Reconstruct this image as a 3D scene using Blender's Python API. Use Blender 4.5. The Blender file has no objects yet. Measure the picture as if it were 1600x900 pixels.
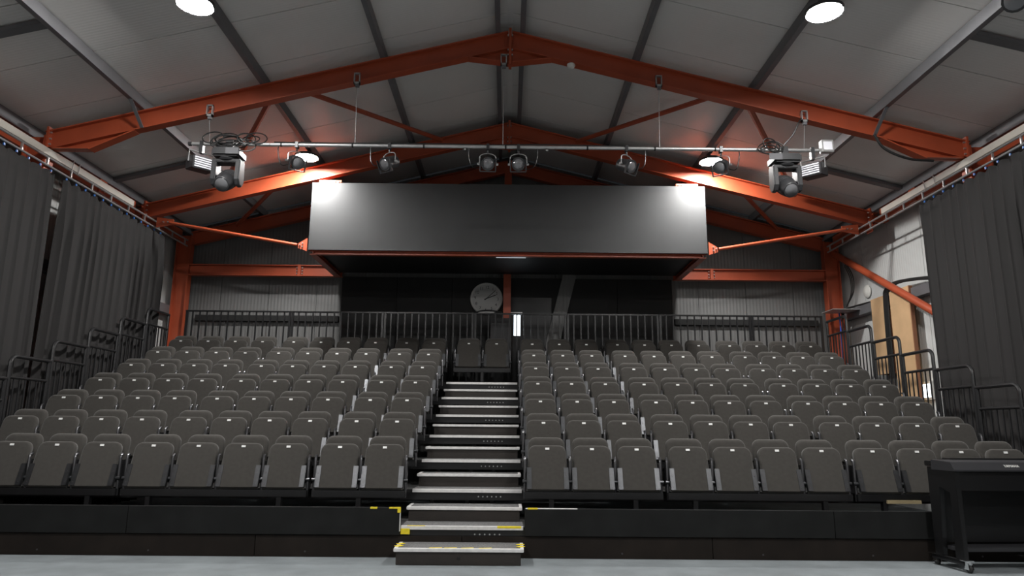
import bpy, bmesh, math, random
from mathutils import Vector, Matrix
random.seed(7)
S = bpy.context.scene
COL = S.collection
PI = math.pi

# ------------------------------------------------------------------ camera, world, exposure
CAMZ = 1.244
cd = bpy.data.cameras.new('camera'); cam = bpy.data.objects.new('camera', cd); COL.objects.link(cam)
cd.sensor_width = 36.0; cd.lens = 36.0 * 1100 / 1600; cd.clip_start = 0.05
p_, y_, r_ = .2, .0059, .0084
F = Vector((math.sin(y_)*math.cos(p_), math.cos(y_)*math.cos(p_), math.sin(p_)))
ri = Vector((math.cos(y_), -math.sin(y_), 0)); up = ri.cross(F)
R2 = math.cos(r_)*ri + math.sin(r_)*up; U2 = -math.sin(r_)*ri + math.cos(r_)*up
M = Matrix((R2, U2, -F)).transposed().to_4x4(); M.translation = (0, 0, CAMZ)
cam.matrix_world = M
S.camera = cam
w = bpy.data.worlds.new('world'); S.world = w; w.use_nodes = True
w.node_tree.nodes['Background'].inputs[0].default_value = (.5, .55, .6, 1)
w.node_tree.nodes['Background'].inputs[1].default_value = .02
S.view_settings.view_transform = 'Standard'; S.view_settings.look = 'None'
S.view_settings.exposure = 0.0; S.view_settings.gamma = 1.0; S.view_settings.use_curve_mapping = False
LAMP_STRENGTH = 620.0

# ------------------------------------------------------------------ materials
MATS = {}
def mat(name, col, rough=.6, metal=0., var=0., vscale=6., bump=0., bscale=80., spec=.5, wave=None, emit=None, wdist=.1):
    m = bpy.data.materials.new(name); m.use_nodes = True; nt = m.node_tree; N = nt.nodes; Lk = nt.links
    b = N['Principled BSDF']
    b.inputs['Base Color'].default_value = (*col, 1); b.inputs['Roughness'].default_value = rough
    b.inputs['Metallic'].default_value = metal; b.inputs['Specular IOR Level'].default_value = spec
    tc = N.new('ShaderNodeTexCoord')
    if var:
        n = N.new('ShaderNodeTexNoise'); n.inputs['Scale'].default_value = vscale; n.inputs['Detail'].default_value = 4
        Lk.new(tc.outputs['Object'], n.inputs['Vector'])
        r = N.new('ShaderNodeMapRange'); r.inputs[1].default_value = .3; r.inputs[2].default_value = .7
        r.inputs[3].default_value = 1-var; r.inputs[4].default_value = 1+var
        Lk.new(n.outputs['Fac'], r.inputs[0])
        v = N.new('ShaderNodeVectorMath'); v.operation = 'SCALE'; v.inputs[0].default_value = col
        Lk.new(r.outputs[0], v.inputs['Scale']); Lk.new(v.outputs[0], b.inputs['Base Color'])
    last = None
    if bump:
        n = N.new('ShaderNodeTexNoise'); n.inputs['Scale'].default_value = bscale; n.inputs['Detail'].default_value = 3
        Lk.new(tc.outputs['Object'], n.inputs['Vector'])
        bp = N.new('ShaderNodeBump'); bp.inputs['Strength'].default_value = bump; bp.inputs['Distance'].default_value = .01
        Lk.new(n.outputs['Fac'], bp.inputs['Height']); last = bp
    if wave:
        axis, sc = wave
        wv = N.new('ShaderNodeTexWave'); wv.wave_type = 'BANDS'; wv.bands_direction = axis; wv.inputs['Scale'].default_value = sc
        wv.inputs['Distortion'].default_value = 0
        Lk.new(tc.outputs['Object'], wv.inputs['Vector'])
        bp = N.new('ShaderNodeBump'); bp.inputs['Strength'].default_value = wdist; bp.inputs['Distance'].default_value = .01
        Lk.new(wv.outputs['Fac'], bp.inputs['Height'])
        if last: Lk.new(last.outputs[0], bp.inputs['Normal'])
        last = bp
    if last: Lk.new(last.outputs[0], b.inputs['Normal'])
    if emit:
        b.inputs['Emission Color'].default_value = (*emit[0], 1); b.inputs['Emission Strength'].default_value = emit[1]
    MATS[name] = m
    return m
mat('carpet_floor', (.185, .205, .215), .95, var=.12, vscale=3, bump=.5, bscale=300, spec=.1)
mat('roof_sheet', (.72, .70, .68), .38, var=.05, vscale=.8, wave=('Y', 6.5), wdist=.12, spec=.45)
mat('roof_dark', (.05, .05, .05), .8)
mat('white_cladding', (.62, .63, .62), .45, wave=('Y', 4.5), wdist=.25)
mat('grey_cladding', (.17, .17, .168), .5, var=.06, vscale=1.2, wave=('X', 4.5), wdist=.35)
mat('black_wall', (.012, .012, .012), .7, var=.2, vscale=2)
mat('red_steel', (.37, .068, .027), .42, var=.1, vscale=2.5, bump=.05, bscale=60)
mat('grey_steel', (.17, .17, .18), .45, metal=.3, var=.1, vscale=3)
mat('galvanised', (.48, .48, .48), .4, metal=.7, var=.1, vscale=12)
mat('bolt_metal', (.65, .65, .65), .3, metal=.9)
mat('black_steel', (.014, .014, .015), .32, bump=.03)
mat('black_matt', (.012, .012, .012), .8)
mat('seat_fabric', (.054, .0505, .046), .92, var=.08, vscale=25, bump=.35, bscale=450, spec=.15)
mat('seat_bracket', (.085, .087, .092), .32, metal=.8, var=.15, vscale=14)
mat('post_metal', (.09, .09, .095), .3, metal=.7)
MATS['seat_fabric'].node_tree.nodes['Principled BSDF'].inputs['Sheen Weight'].default_value = .25
MATS['seat_fabric'].node_tree.nodes['Principled BSDF'].inputs['Sheen Roughness'].default_value = .4
mat('tag_white', (.75, .75, .74), .35)
mat('curtain_cloth', (.031, .0295, .0295), .85, bump=.3, bscale=260, spec=.2)
mat('fascia_black', (.010, .0105, .0105), .7, spec=.2, var=.25, vscale=4, bump=.05, bscale=90)
mat('fascia_brown', (.014, .0105, .0085), .7, spec=.2, var=.25, vscale=4, bump=.05, bscale=90)
mat('step_brown', (.02, .0155, .013), .6, var=.2, vscale=6, bump=.1, bscale=60)
mat('step_carpet', (.14, .14, .14), .95, var=.35, vscale=60, bump=.6, bscale=260, spec=.1)
mat('aluminium', (.78, .77, .76), .4, metal=.3, var=.1, vscale=20)
mat('yellow_tape', (.75, .6, .02), .5, var=.1, vscale=30)
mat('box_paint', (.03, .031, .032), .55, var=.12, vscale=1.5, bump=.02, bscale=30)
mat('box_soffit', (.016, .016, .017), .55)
mat('beige_tray', (.5, .47, .42), .5, var=.05, vscale=5)
mat('track_metal', (.4, .4, .4), .35, metal=.6)
mat('blue_plastic', (.04, .16, .5), .35)
mat('plywood', (.62, .40, .22), .6, var=.1, vscale=3, wave=('Z', 1.2), wdist=.03)
mat('ply_edge', (.28, .12, .06), .7)
mat('cable_black', (.012, .012, .012), .45)
mat('cable_blue', (.02, .1, .55), .45)
mat('fixture_black', (.03, .03, .032), .4, bump=.04)
mat('fixture_grey', (.026, .026, .028), .42)
mat('lens_glass', (.2, .2, .21), .12, metal=.4)
mat('gloss_white', (.75, .75, .8), .25)
mat('lamp_glow', (1, 1, 1), .4, emit=((1., .985, .96), LAMP_STRENGTH))
mat('daylight', (1, 1, 1), .4, emit=((.8, .92, 1.), 5))
mat('soffit_glow', (1, 1, 1), .4, emit=((.85, .92, 1.), .7))
mat('clock_white', (.5, .5, .49), .4)
mat('clock_rim', (.62, .62, .6), .35)
mat('ink_black', (.01, .01, .01), .5)
mat('piano_black', (.007, .007, .0075), .36, bump=.05, bscale=200)
mat('piano_lid', (.03, .03, .033), .38)
mat('letter_white', (.75, .75, .72), .4)
mat('chrome', (.8, .8, .8), .15, metal=1.)
mat('rubber', (.012, .012, .012), .6)
mat('bare_wood', (.32, .26, .15), .6, var=.1)
mat('white_plastic', (.75, .74, .7), .4)

# ------------------------------------------------------------------ mesh helpers
def basis(d, upv=(0, 0, 1)):
    d = Vector(d).normalized(); u = Vector(upv)
    s = d.cross(u)
    if s.length < 1e-4: s = d.cross(Vector((0, 1, 0)))
    s.normalize(); return d, s, s.cross(d)
class MB:
    def __init__(s): s.v = []; s.f = []
    def add(s, vs, fs):
        n = len(s.v); s.v += [tuple(v) for v in vs]; s.f += [tuple(i+n for i in f) for f in fs]; return s
    def box(s, x0, x1, y0, y1, z0, z1):
        return s.add([(x, y, z) for x in (x0, x1) for y in (y0, y1) for z in (z0, z1)],
                     [(0, 1, 3, 2), (4, 6, 7, 5), (0, 4, 5, 1), (2, 3, 7, 6), (0, 2, 6, 4), (1, 5, 7, 3)])
    def bar(s, a, b, wd, ht, upv=(0, 0, 1)):
        a, b = Vector(a), Vector(b); d, sd, u = basis(b-a, upv)
        vs = [p + sd*(i*wd/2) + u*(j*ht/2) for p in (a, b) for i in (-1, 1) for j in (-1, 1)]
        return s.add(vs, [(0, 1, 3, 2), (4, 6, 7, 5), (0, 4, 5, 1), (2, 3, 7, 6), (0, 2, 6, 4), (1, 5, 7, 3)])
    def prism(s, pts, o, u, v, wv):
        o, u, v, wv = Vector(o), Vector(u), Vector(v), Vector(wv); n = len(pts)
        vs = [o + u*a + v*b for a, b in pts]; vs += [q + wv for q in vs]
        return s.add(vs, [tuple(range(n))[::-1], tuple(range(n, 2*n))] + [(i, (i+1) % n, n+(i+1) % n, n+i) for i in range(n)])
    def ibeam(s, a, b, depth, width, tw=.012, tf=.018, upv=(0, 0, 1)):
        a, b = Vector(a), Vector(b); d, sd, u = basis(b-a, upv); h, k, t = depth/2, width/2, tw/2
        pts = [(-k, -h), (k, -h), (k, -h+tf), (t, -h+tf), (t, h-tf), (k, h-tf), (k, h), (-k, h), (-k, h-tf), (-t, h-tf), (-t, -h+tf), (-k, -h+tf)]
        return s.prism(pts, a, sd, u, b-a)
    def tube(s, path, r, n=8, closed=False):
        path = [Vector(p) for p in path]; m = len(path); vs = []; prev = None
        for i, p in enumerate(path):
            t = (path[min(i+1, m-1)] - path[max(i-1, 0)])
            if closed: t = path[(i+1) % m] - path[i-1]
            t.normalize()
            if prev is None:
                _, sd, u = basis(t)
            else:
                u = prev - t*prev.dot(t); u.normalize(); sd = t.cross(u)
            prev = u; rr = r[i] if isinstance(r, (list, tuple)) else r
            vs += [p + (sd*math.cos(2*PI*k/n) + u*math.sin(2*PI*k/n))*rr for k in range(n)]
        fs = []
        for i in range(m if closed else m-1):
            j = (i+1) % m
            fs += [(i*n+k, i*n+(k+1) % n, j*n+(k+1) % n, j*n+k) for k in range(n)]
        if not closed: fs += [tuple(range(n))[::-1], tuple((m-1)*n+k for k in range(n))]
        return s.add(vs, fs)
    def cyl(s, a, b, r0, r1=None, n=12): return s.tube([a, b], [r0, r0 if r1 is None else r1], n)
    def lathe(s, prof, o, axis, n=16):
        o = Vector(o); d, sd, u = basis(axis); vs = []; m = len(prof)
        for r, t in prof: vs += [o + d*t + (sd*math.cos(2*PI*k/n) + u*math.sin(2*PI*k/n))*max(r, 1e-4) for k in range(n)]
        fs = [(i*n+k, i*n+(k+1) % n, (i+1)*n+(k+1) % n, (i+1)*n+k) for i in range(m-1) for k in range(n)]
        fs += [tuple(range(n))[::-1], tuple((m-1)*n+k for k in range(n))]
        return s.add(vs, fs)
    def mesh(s, name, material, smooth=False, bevel=0., shift=(0, 0, 0), segs=2):
        me = bpy.data.meshes.new(name)
        sx, sy, sz = shift
        me.from_pydata([(x-sx, y-sy, z-sz) for x, y, z in s.v], [], s.f)
        bm = bmesh.new(); bm.from_mesh(me)
        if bevel:
            es = [e for e in bm.edges if len(e.link_faces) == 2 and e.calc_face_angle(0) > .6]
            bmesh.ops.bevel(bm, geom=es, offset=bevel, segments=segs, affect='EDGES', clamp_overlap=True)
        bmesh.ops.recalc_face_normals(bm, faces=bm.faces); bm.to_mesh(me); bm.free()
        me.materials.append(MATS[material])
        if smooth:
            me.polygons.foreach_set('use_smooth', [True]*len(me.polygons))
            try: me.set_sharp_from_angle(angle=.7)
            except Exception: pass
        return me
    def build(s, name, material, parent=None, smooth=False, bevel=0., world=True):
        shift = (0, 0, 0)
        if world and parent is not None:
            o = parent; t = Vector((0, 0, 0))
            while o: t += o.location; o = o.parent
            shift = tuple(t)
        elif world and parent is None:
            xs, ys, zs = zip(*s.v); shift = ((min(xs)+max(xs))/2, (min(ys)+max(ys))/2, min(zs))
        o = obj(name, s.mesh(name, material, smooth, bevel, shift), parent)
        if parent is None and world: o.location = shift
        return o
def obj(name, me, parent=None):
    o = bpy.data.objects.new(name, me); COL.objects.link(o); o.parent = parent; return o
def tag(o, label, cat, group=None):
    o['label'] = label; o['category'] = cat
    if group: o['group'] = group
    return o
def thing(name, label, cat, loc=(0, 0, 0), group=None, rotz=0.):
    o = obj(name, None); o.location = loc; o.rotation_euler = (0, 0, rotz); o.empty_display_size = .1
    return tag(o, label, cat, group)
def struct(o): o['kind'] = 'structure'; return o
def arc(c, a, b, a0, a1, n=6):
    c, a, b = Vector(c), Vector(a), Vector(b)
    return [c + a*math.cos(a0+(a1-a0)*i/n) + b*math.sin(a0+(a1-a0)*i/n) for i in range(n+1)]
def text_mesh(name, txt, size, material, depth=.001):
    cu = bpy.data.curves.new(name, 'FONT'); cu.body = txt; cu.size = size; cu.align_x = 'CENTER'; cu.align_y = 'CENTER'; cu.extrude = depth
    o = bpy.data.objects.new(name, cu); COL.objects.link(o)
    dg = bpy.context.evaluated_depsgraph_get(); dg.update()
    me = bpy.data.meshes.new_from_object(o.evaluated_get(dg)); bpy.data.objects.remove(o); bpy.data.curves.remove(cu)
    me.materials.clear(); me.materials.append(MATS[material]); return me
def put_text(name, txt, size, material, parent, loc, rot=(PI/2, 0, 0)):
    o = obj(name, text_mesh(name, txt, size, material), parent); o.location = loc; o.rotation_euler = rot; return o
def catmull(pts, k=6):
    P = [Vector(p) for p in pts]; P = [P[0]*2-P[1]] + P + [P[-1]*2-P[-2]]; out = []
    for i in range(1, len(P)-2):
        for j in range(k):
            t = j/k; a, b, c, d = P[i-1:i+3]
            out.append(.5*((2*b) + (c-a)*t + (2*a-5*b+4*c-d)*t*t + (3*b-a-3*c+d)*t**3))
    out.append(P[-2]); return out
ORD = ['first', 'second', 'third', 'fourth', 'fifth', 'sixth', 'seventh', 'eighth', 'ninth', 'tenth', 'eleventh', 'twelfth']

# ------------------------------------------------------------------ room shell
WX, YB, YF = 7.0, 14.5, -4.6
SL = .252
def ztop(x): return 6.93 - SL*abs(x)           # top of the rafters
def zroof(x): return ztop(x) + .165            # underside of the roof sheets
struct(MB().box(-WX-.2, WX+.2, YF-.2, YB+.2, -.12, 0).build('floor', 'carpet_floor'))
ceil = obj('ceiling', None); struct(ceil)
m = MB()
for sx in (-1, 1):
    m.prism([(0, 0), (0, .05), (WX+.2, .05-SL*(WX+.2)), (WX+.2, -SL*(WX+.2))], (0, YF, zroof(0)+.05), (sx, 0, 0), (0, 0, 1), (0, YB-YF, 0))
m.build('roof_deck', 'roof_dark', ceil)
PW = 1.07
cache = {}
for sx in (-1, 1):
    me = MB().prism([(.02, -SL*.02), (.02, .04-SL*.02), (WX+.1, .04-SL*(WX+.1)), (WX+.1, -SL*(WX+.1))], (0, 0, 0), (sx, 0, 0), (0, 0, 1), (0, PW-.014, 0)).mesh('roof_panel', 'roof_sheet')
    y = 11.2 + 3*PW
    while y > YF-.6:
        o = obj('roof_panel', me, ceil); o.location = (0, y-PW+.007 if y-PW+.007 < YB-PW else YB-PW, zroof(0)); y -= PW
MB().box(-.16, .16, YF, YB, zroof(0)-.01, zroof(0)+.02).build('ridge_cap', 'roof_sheet', ceil)
def wall(name, axis, pos, a0, a1, z1fun, material, side):
    w0 = obj(name, None); struct(w0)
    m = MB()
    if axis == 'X': m.box(min(pos+side*.07, pos+side*.12), max(pos+side*.07, pos+side*.12), a0, a1, 0, z1fun(0))
    else:
        pts = [(a0, 0), (a1, 0), (a1, z1fun(a1)), (0, z1fun(0)), (a0, z1fun(a0))]
        m.prism(pts, (0, pos+side*.07, 0), (1, 0, 0), (0, 0, 1), (0, side*.05, 0))
    m.build('wall_core', 'roof_dark', w0)
    n = max(1, round((a1-a0)/1.0)); st = (a1-a0)/n
    for i in range(n):
        b0 = a0 + i*st + .005; b1 = a0 + (i+1)*st - .005; m = MB()
        if axis == 'X': m.box(min(pos, pos+side*.06), max(pos, pos+side*.06), b0, b1, 0, z1fun(0))
        else:
            pts = [(b0, 0), (b1, 0), (b1, z1fun(b1))]
            if b0 < 0 < b1: pts.append((0, z1fun(0)))
            pts.append((b0, z1fun(b0)))
            m.prism(pts, (0, pos, 0), (1, 0, 0), (0, 0, 1), (0, side*.06, 0))
        m.build('wall_panel', material, w0)
    return w0
ze = zroof(WX)
wall('wall_left', 'X', -WX, YF, YB, lambda t: ze, 'white_cladding', -1)
wall('wall_right', 'X', WX, YF, YB, lambda t: ze, 'white_cladding', 1)
wall('wall_back', 'Y', YB, -WX, WX, lambda t: zroof(t), 'grey_cladding', 1)
wall('wall_front', 'Y', YF, -WX, WX, lambda t: zroof(t), 'grey_cladding', -1)

# black boarded part of the back wall under the control box, with its door and lit slit
bw = obj('trim_1', None); struct(bw)
for i in range(6):
    a = -3.45 + i*6.87/6
    MB().box(a+.004, a+6.87/6-.004, YB-.14, YB-.002, 2.06, 4.36).build('black_board', 'black_wall', bw)
dr = obj('door_1', None); struct(dr)
m = MB(); m.box(.07, .13, YB-.19, YB-.145, 2.06, 3.95).box(.26, .9, YB-.19, YB-.145, 2.06, 3.95).box(.13, .26, YB-.19, YB-.145, 3.575, 3.95).box(.13, .26, YB-.19, YB-.145, 2.06, 3.15)
m.build('door_leaf', 'black_steel', dr)
MB().box(.13, .26, YB-.175, YB-.15, 3.15, 3.575).build('lit_glass_slit', 'daylight', dr)
MB().box(.04, .3, YB-.26, YB-.19, 3.60, 3.625).build('door_trim', 'galvanised', dr)
MB().box(-.34, .07, 13.98, 14.03, 2.06, 3.46).build('trim_2', 'fixture_grey')['kind'] = 'structure'
MB().bar((1.33, YB-.2, 4.62), (.86, YB-.2, 2.75), .1, .27, (1, 0, 0)).build('leaning_board', 'grey_cladding')
tag(bpy.data.objects['leaning_board'], 'grey diagonal board on the black wall right of the clock', 'board')
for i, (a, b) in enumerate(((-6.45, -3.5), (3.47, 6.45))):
    MB().box(a, b, YB-.1, YB-.005, 3.42, 3.54).build('shadow_strip', 'black_matt')  # shadow band below the guard rail, built as a dark bar
    o = bpy.data.objects['shadow_strip' if i == 0 else 'shadow_strip.001']
    tag(o, 'dark strip for the shadow band on the back wall behind the %s guard rail' % ('left' if i == 0 else 'right'), 'rail', 'back wall shadow strips')  # category says rail, but the strip stands for the shadow band
# girts on the side walls
for sx, nm in ((-1, 'left'), (1, 'right')):
    m = MB()
    m.prism([(0, 0), (.16, 0), (.16, .03), (.015, .03), (.015, .14), (.16, .14), (.16, .17), (0, .17)], (sx*(WX-.17), YF, 3.5), (sx, 0, 0), (0, 0, 1), (0, YB-YF, 0))
    tag(m.build('wall_girt', 'grey_steel'), 'grey steel girt running along the white %s wall' % nm, 'girt', 'side wall girts')

# ------------------------------------------------------------------ steel frames
def bolts(parent, pts, d, r=.013, l=.014):
    for q in pts:
        q = Vector(q); MB().cyl(q, q + Vector(d)*l, r, n=6).build('bolt', 'bolt_metal', parent)
def frame(Y, xin, label, gable=False, haunch=True, detail=True, foot=0., dz=0.):
    ztop = lambda q: 6.93 + dz - SL*abs(q)
    t = thing('steel_portal_frame', label, 'steel frame', (0, Y, 0), 'red steel frames')
    for sx in (-1, 1):
        a = Vector((0, Y, ztop(0)-.14)); b = Vector((sx*xin, Y, ztop(xin)-.14))
        MB().ibeam(a, b, .27, .14).build('rafter', 'red_steel', t)
        MB().ibeam((sx*(xin+.16), Y, foot), (sx*(xin+.16), Y, ztop(xin+.3)-.0), .30, .17, upv=(1, 0, 0)).build('column', 'red_steel', t)
        if haunch:
            zt = ztop(xin)-.27
            m = MB(); x0, x1 = xin-.02, xin-1.2
            z0, z1 = zt-.28, ztop(x1)-.27
            zc = 5.04; xc = x1 + (x0-x1)*(z1-zc)/(z1-z0)
            m.prism([(x0, zt), (x1, z1), (xc, zc), (x0, zc)], (0, Y-.006, 0), (sx, 0, 0), (0, 0, 1), (0, .012, 0))
            m.bar((sx*xc, Y, zc), (sx*x1, Y, z1-.01), .14, .018, (0, 0, 1)); m.bar((sx*x0, Y, zc+.01), (sx*xc, Y, zc+.01), .14, .018, (0, 0, 1))
            m.build('haunch', 'red_steel', t)
        if not gable:
            zt = ztop(xin)-.27
            pl = MB().box(min(sx*(xin-.03), sx*xin), max(sx*(xin-.03), sx*xin), Y-.09, Y+.09, zt-(.3 if haunch else .12), ztop(xin)+.05).build('end_plate', 'red_steel', t)
            if detail: bolts(pl, [(sx*(xin-.032), Y+q, z) for q in (-.06, .06) for z in (ztop(xin)-.03, ztop(xin)-.12, ztop(xin)-.2, zt-.06)], (-sx, 0, 0), .014, .03)
    if not gable:
        m = MB().box(-.02, .02, Y-.08, Y+.08, ztop(0)-.54, ztop(0)+.03)
        pl = m.build('apex_plate', 'red_steel', t)
        if detail: bolts(pl, [(q, Y-.03, z) for q in (-.03, .03) for z in (ztop(0)-.07, ztop(0)-.3, ztop(0)-.38)] , (0, -1, 0), .012, .03)
        m = MB()
        for sx in (-1, 1):
            x1 = .6; m.prism([(0, ztop(0)-.28), (x1, ztop(x1)-.28), (0, ztop(0)-.5)], (0, Y-.006, 0), (sx, 0, 0), (0, 0, 1), (0, .012, 0))
            m.bar((0, Y, ztop(0)-.5), (sx*x1, Y, ztop(x1)-.275), .14, .018)
        m.build('apex_haunch', 'red_steel', t)
    else:
        MB().ibeam((-.015, Y, 2.0), (-.015, Y, ztop(0)-.2), .2, .15, upv=(0, 1, 0)).build('post', 'red_steel', t)
    return t
Y1, Y2, Y3 = 9.32, 12.28, 14.15
frame(Y1, 6.45, 'red steel roof frame nearest, carrying the lighting bar')
frame(Y2, 6.58, 'red steel roof frame lit orange, joining the hanging grey box', foot=5.02, haunch=False, dz=-.06)
fr3 = frame(Y3, 6.52, 'red steel gable frame standing against the back wall', gable=True, haunch=False, dz=-.06)
frame(4.6, 6.45, 'red steel roof frame above the camera', detail=False)
frame(0., 6.45, 'red steel roof frame behind the camera', detail=False)
# horizontal beams of the gable frame
for sx in (-1, 1):
    bm_ = MB().ibeam((sx*3.4, Y3-.02, 4.42), (sx*6.52, Y3-.02, 4.42), .23, .14).build('cross_beam', 'red_steel', fr3)
    xs = 4.27 if sx < 0 else 4.18
    MB().box(sx*xs-.03, sx*xs+.03, Y3-.1, Y3-.03, 4.30, 4.54).build('splice_plate', 'red_steel', bm_)
    bolts(bm_, [(sx*xs+q, Y3-.04, z) for q in (-.055, .055) for z in (4.36, 4.42, 4.48)], (0, -1, 0), .014, .03)
# eaves beams between the frames
for sx, nm in ((-1, 'left'), (1, 'right')):
    t = thing('eaves_beam', 'red steel eaves beam along the top of the %s wall' % nm, 'beam', (sx*6.8, 4, 5.1), 'eaves beams')
    for a, b in ((YF, Y1-.1), (Y1+.1, Y2-.1), (Y2+.1, Y3-.1)):
        MB().prism([(0, 0), (.09, 0), (.09, .015), (.015, .015), (.015, .2), (.09, .2), (.09, .215), (0, .215)], (sx*6.72, a, 5.02), (sx, 0, 0), (0, 0, 1), (0, b-a, 0)).build('channel', 'red_steel', t)
    pl = MB().box(min(sx*6.69, sx*6.72), max(sx*6.69, sx*6.72), 11.0, 11.2, 5.01, 5.24).build('splice_plate', 'red_steel', t)
    bolts(pl, [(sx*6.69, yy, z) for yy in (11.05, 11.15) for z in (5.06, 5.12, 5.18)], (-sx, 0, 0), .014, .02)
# purlins
PX = [(.18, 'ridge'), (1.83, 'upper'), (3.52, 'middle'), (5.17, 'lower'), (6.72, 'eaves')]
for sx, nm in ((-1, 'left'), (1, 'right')):
    for x, wd in PX:
        h = .15
        pts = [(-.035, 0), (.035, 0), (.035, .02), (-.02, .02), (-.02, h-.02), (.035, h-.02), (.035, h), (-.035, h)]
        m = MB().prism([(a*sx if wd != 'ridge' else a*sx*1.0, b) for a, b in pts], (sx*x, YF, ztop(x)+.006), (1, 0, 0), (0, 0, 1), (0, YB-YF-.03, 0))
        tag(m.build('purlin', 'grey_steel'), 'long grey steel %s purlin under the %s roof slope' % (wd, nm), 'purlin', 'roof purlins')
    # fly braces
    x = 5.17
    t = MB().bar((sx*x, Y1-.42, ztop(x)+.03), (sx*(x-.03), Y1-.075, ztop(x)-.27), .05, .012)
    tag(t.build('fly_brace', 'grey_steel'), 'short grey brace from %s purlin to nearest red frame' % nm, 'brace', 'fly braces')
    # struts running up the slope from the eaves
    for j, yy in enumerate((11.4, 7.25)):
        t = MB().bar((sx*5.2, yy, ztop(5.2)+.11), (sx*6.72, yy, ztop(6.72)+.11), .12, .05)
        tag(t.build('slope_strut', 'grey_steel'), 'grey strut on the %s roof slope %s' % (nm, ('beside the orange-lit frame', 'in front of the nearest frame')[j]), 'strut', 'roof struts')
    # diagonal roof bracing between the frames
    a = (sx*3.05, Y1+.12, ztop(3.05)-.1); b = (sx*1.25, Y2-.1, ztop(1.25)-.13)
    tag(MB().tube([a, b], .04, 8).build('roof_brace', 'red_steel', smooth=True), 'red diagonal roof brace falling towards the ridge on the %s' % nm, 'brace', 'roof braces')
    a = (sx*3.42, Y1+.12, ztop(3.42)-.1); b = (sx*5.2, Y2-.1, ztop(5.2)-.13)
    tag(MB().tube([a, b], .045, 8).build('roof_brace', 'red_steel', smooth=True), 'brown red diagonal roof brace falling towards the %s wall' % nm, 'brace', 'roof braces')
    a = (sx*4.2, Y2+.12, ztop(4.2)-.12); b = (sx*5.6, Y3-.12, ztop(5.6)-.16)
    tag(MB().tube([a, b], .04, 8).build('roof_brace', 'red_steel', smooth=True), 'dim roof brace behind the %s moving head, in the far bay' % nm, 'brace', 'roof braces')
    # orange tie from frame knee to the box corner
    t = thing('tie_strut', 'thin orange tie strut from the %s frame knee to the grey box' % nm, 'strut', (sx*4.9, Y2-.05, 4.6), 'orange tie struts')
    a = Vector((sx*6.1, Y2-.05, 4.86)); b = Vector((sx*3.78, Y2-.05, 4.47))
    MB().tube([a, b], .03, 10).build('rod', 'red_steel', t, True)
    g = MB().prism([(0, 0), (.16, .05), (.16, .14), (0, .24)], (sx*3.6, Y2-.06, 4.36), (sx, 0, 0), (0, 0, 1), (0, .02, 0)).build('gusset', 'red_steel', t)
    bolts(g, [(sx*(3.68), Y2-.06, 4.44), (sx*3.73, Y2-.06, 4.47), (sx*3.68, Y2-.06, 4.5)], (0, -1, 0), .013, .03)
    g = MB().prism([(0, 0), (.3, -.05), (.3, .14), (0, .1)], (sx*6.03, Y2-.06, 4.82), (sx, 0, 0), (0, 0, 1), (0, .02, 0)).build('gusset', 'red_steel', t)
    bolts(g, [(sx*6.12, Y2-.06, 4.87), (sx*6.2, Y2-.06, 4.87)], (0, -1, 0), .013, .03)
# orange diagonal wall brace on the right
tag(MB().tube([(6.7, 14.0, 4.86), (6.7, 10.6, 2.99)], .065, 12).build('wall_brace', 'red_steel', smooth=True), 'orange red diagonal tube brace on the right wall', 'brace')

# ------------------------------------------------------------------ hanging box under the far frame
BX = 3.56
t = thing('hanging_control_box', 'long dark grey painted box hanging below the far red frame', 'box', (0, 13.1, 4.36))
fp = MB().box(-BX, BX, 12.16, 12.19, 4.37, 5.625).build('front_panel', 'box_paint', t)
MB().box(-BX, BX, 12.145, 12.16, 4.365, 4.385).build('edge_strip', 'fixture_grey', fp)
for sx in (-1, 1):
    MB().box(min(sx*BX, sx*(BX-.03)), max(sx*BX, sx*(BX-.03)), 12.19, 14.0, 4.37, 5.6).build('side_panel', 'box_paint', t)
    MB().ibeam((sx*(BX-.08), 12.2, 4.33), (sx*(BX-.08), 14.03, 4.33), .08, .12).build('edge_beam', 'red_steel', t)
    pl = MB().box(min(sx*3.05, sx*3.45), max(sx*3.05, sx*3.45), 12.2, 12.34, 5.6, 5.69).build('fixing_cleat', 'red_steel', t)
    bolts(pl, [(sx*q, 12.2, 5.655) for q in (3.1, 3.16, 3.3, 3.36)], (0, -1, 0), .014, .03)
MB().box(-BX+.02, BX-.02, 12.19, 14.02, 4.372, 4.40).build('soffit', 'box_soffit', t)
MB().ibeam((-BX+.1, 12.26, 4.335), (BX-.1, 12.26, 4.335), .07, .1).build('edge_beam', 'red_steel', t)
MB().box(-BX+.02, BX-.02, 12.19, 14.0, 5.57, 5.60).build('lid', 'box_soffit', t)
# light fitting under the soffit
t = thing('soffit_light', 'small pale light glowing under the grey hanging box', 'light', (.1, 12.45, 4.33))
MB().box(-.25, .35, 12.38, 12.5, 4.345, 4.371).build('housing', 'white_plastic', t)
MB().box(-.22, .32, 12.395, 12.485, 4.335, 4.345).build('diffuser', 'soffit_glow', t)

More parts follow.
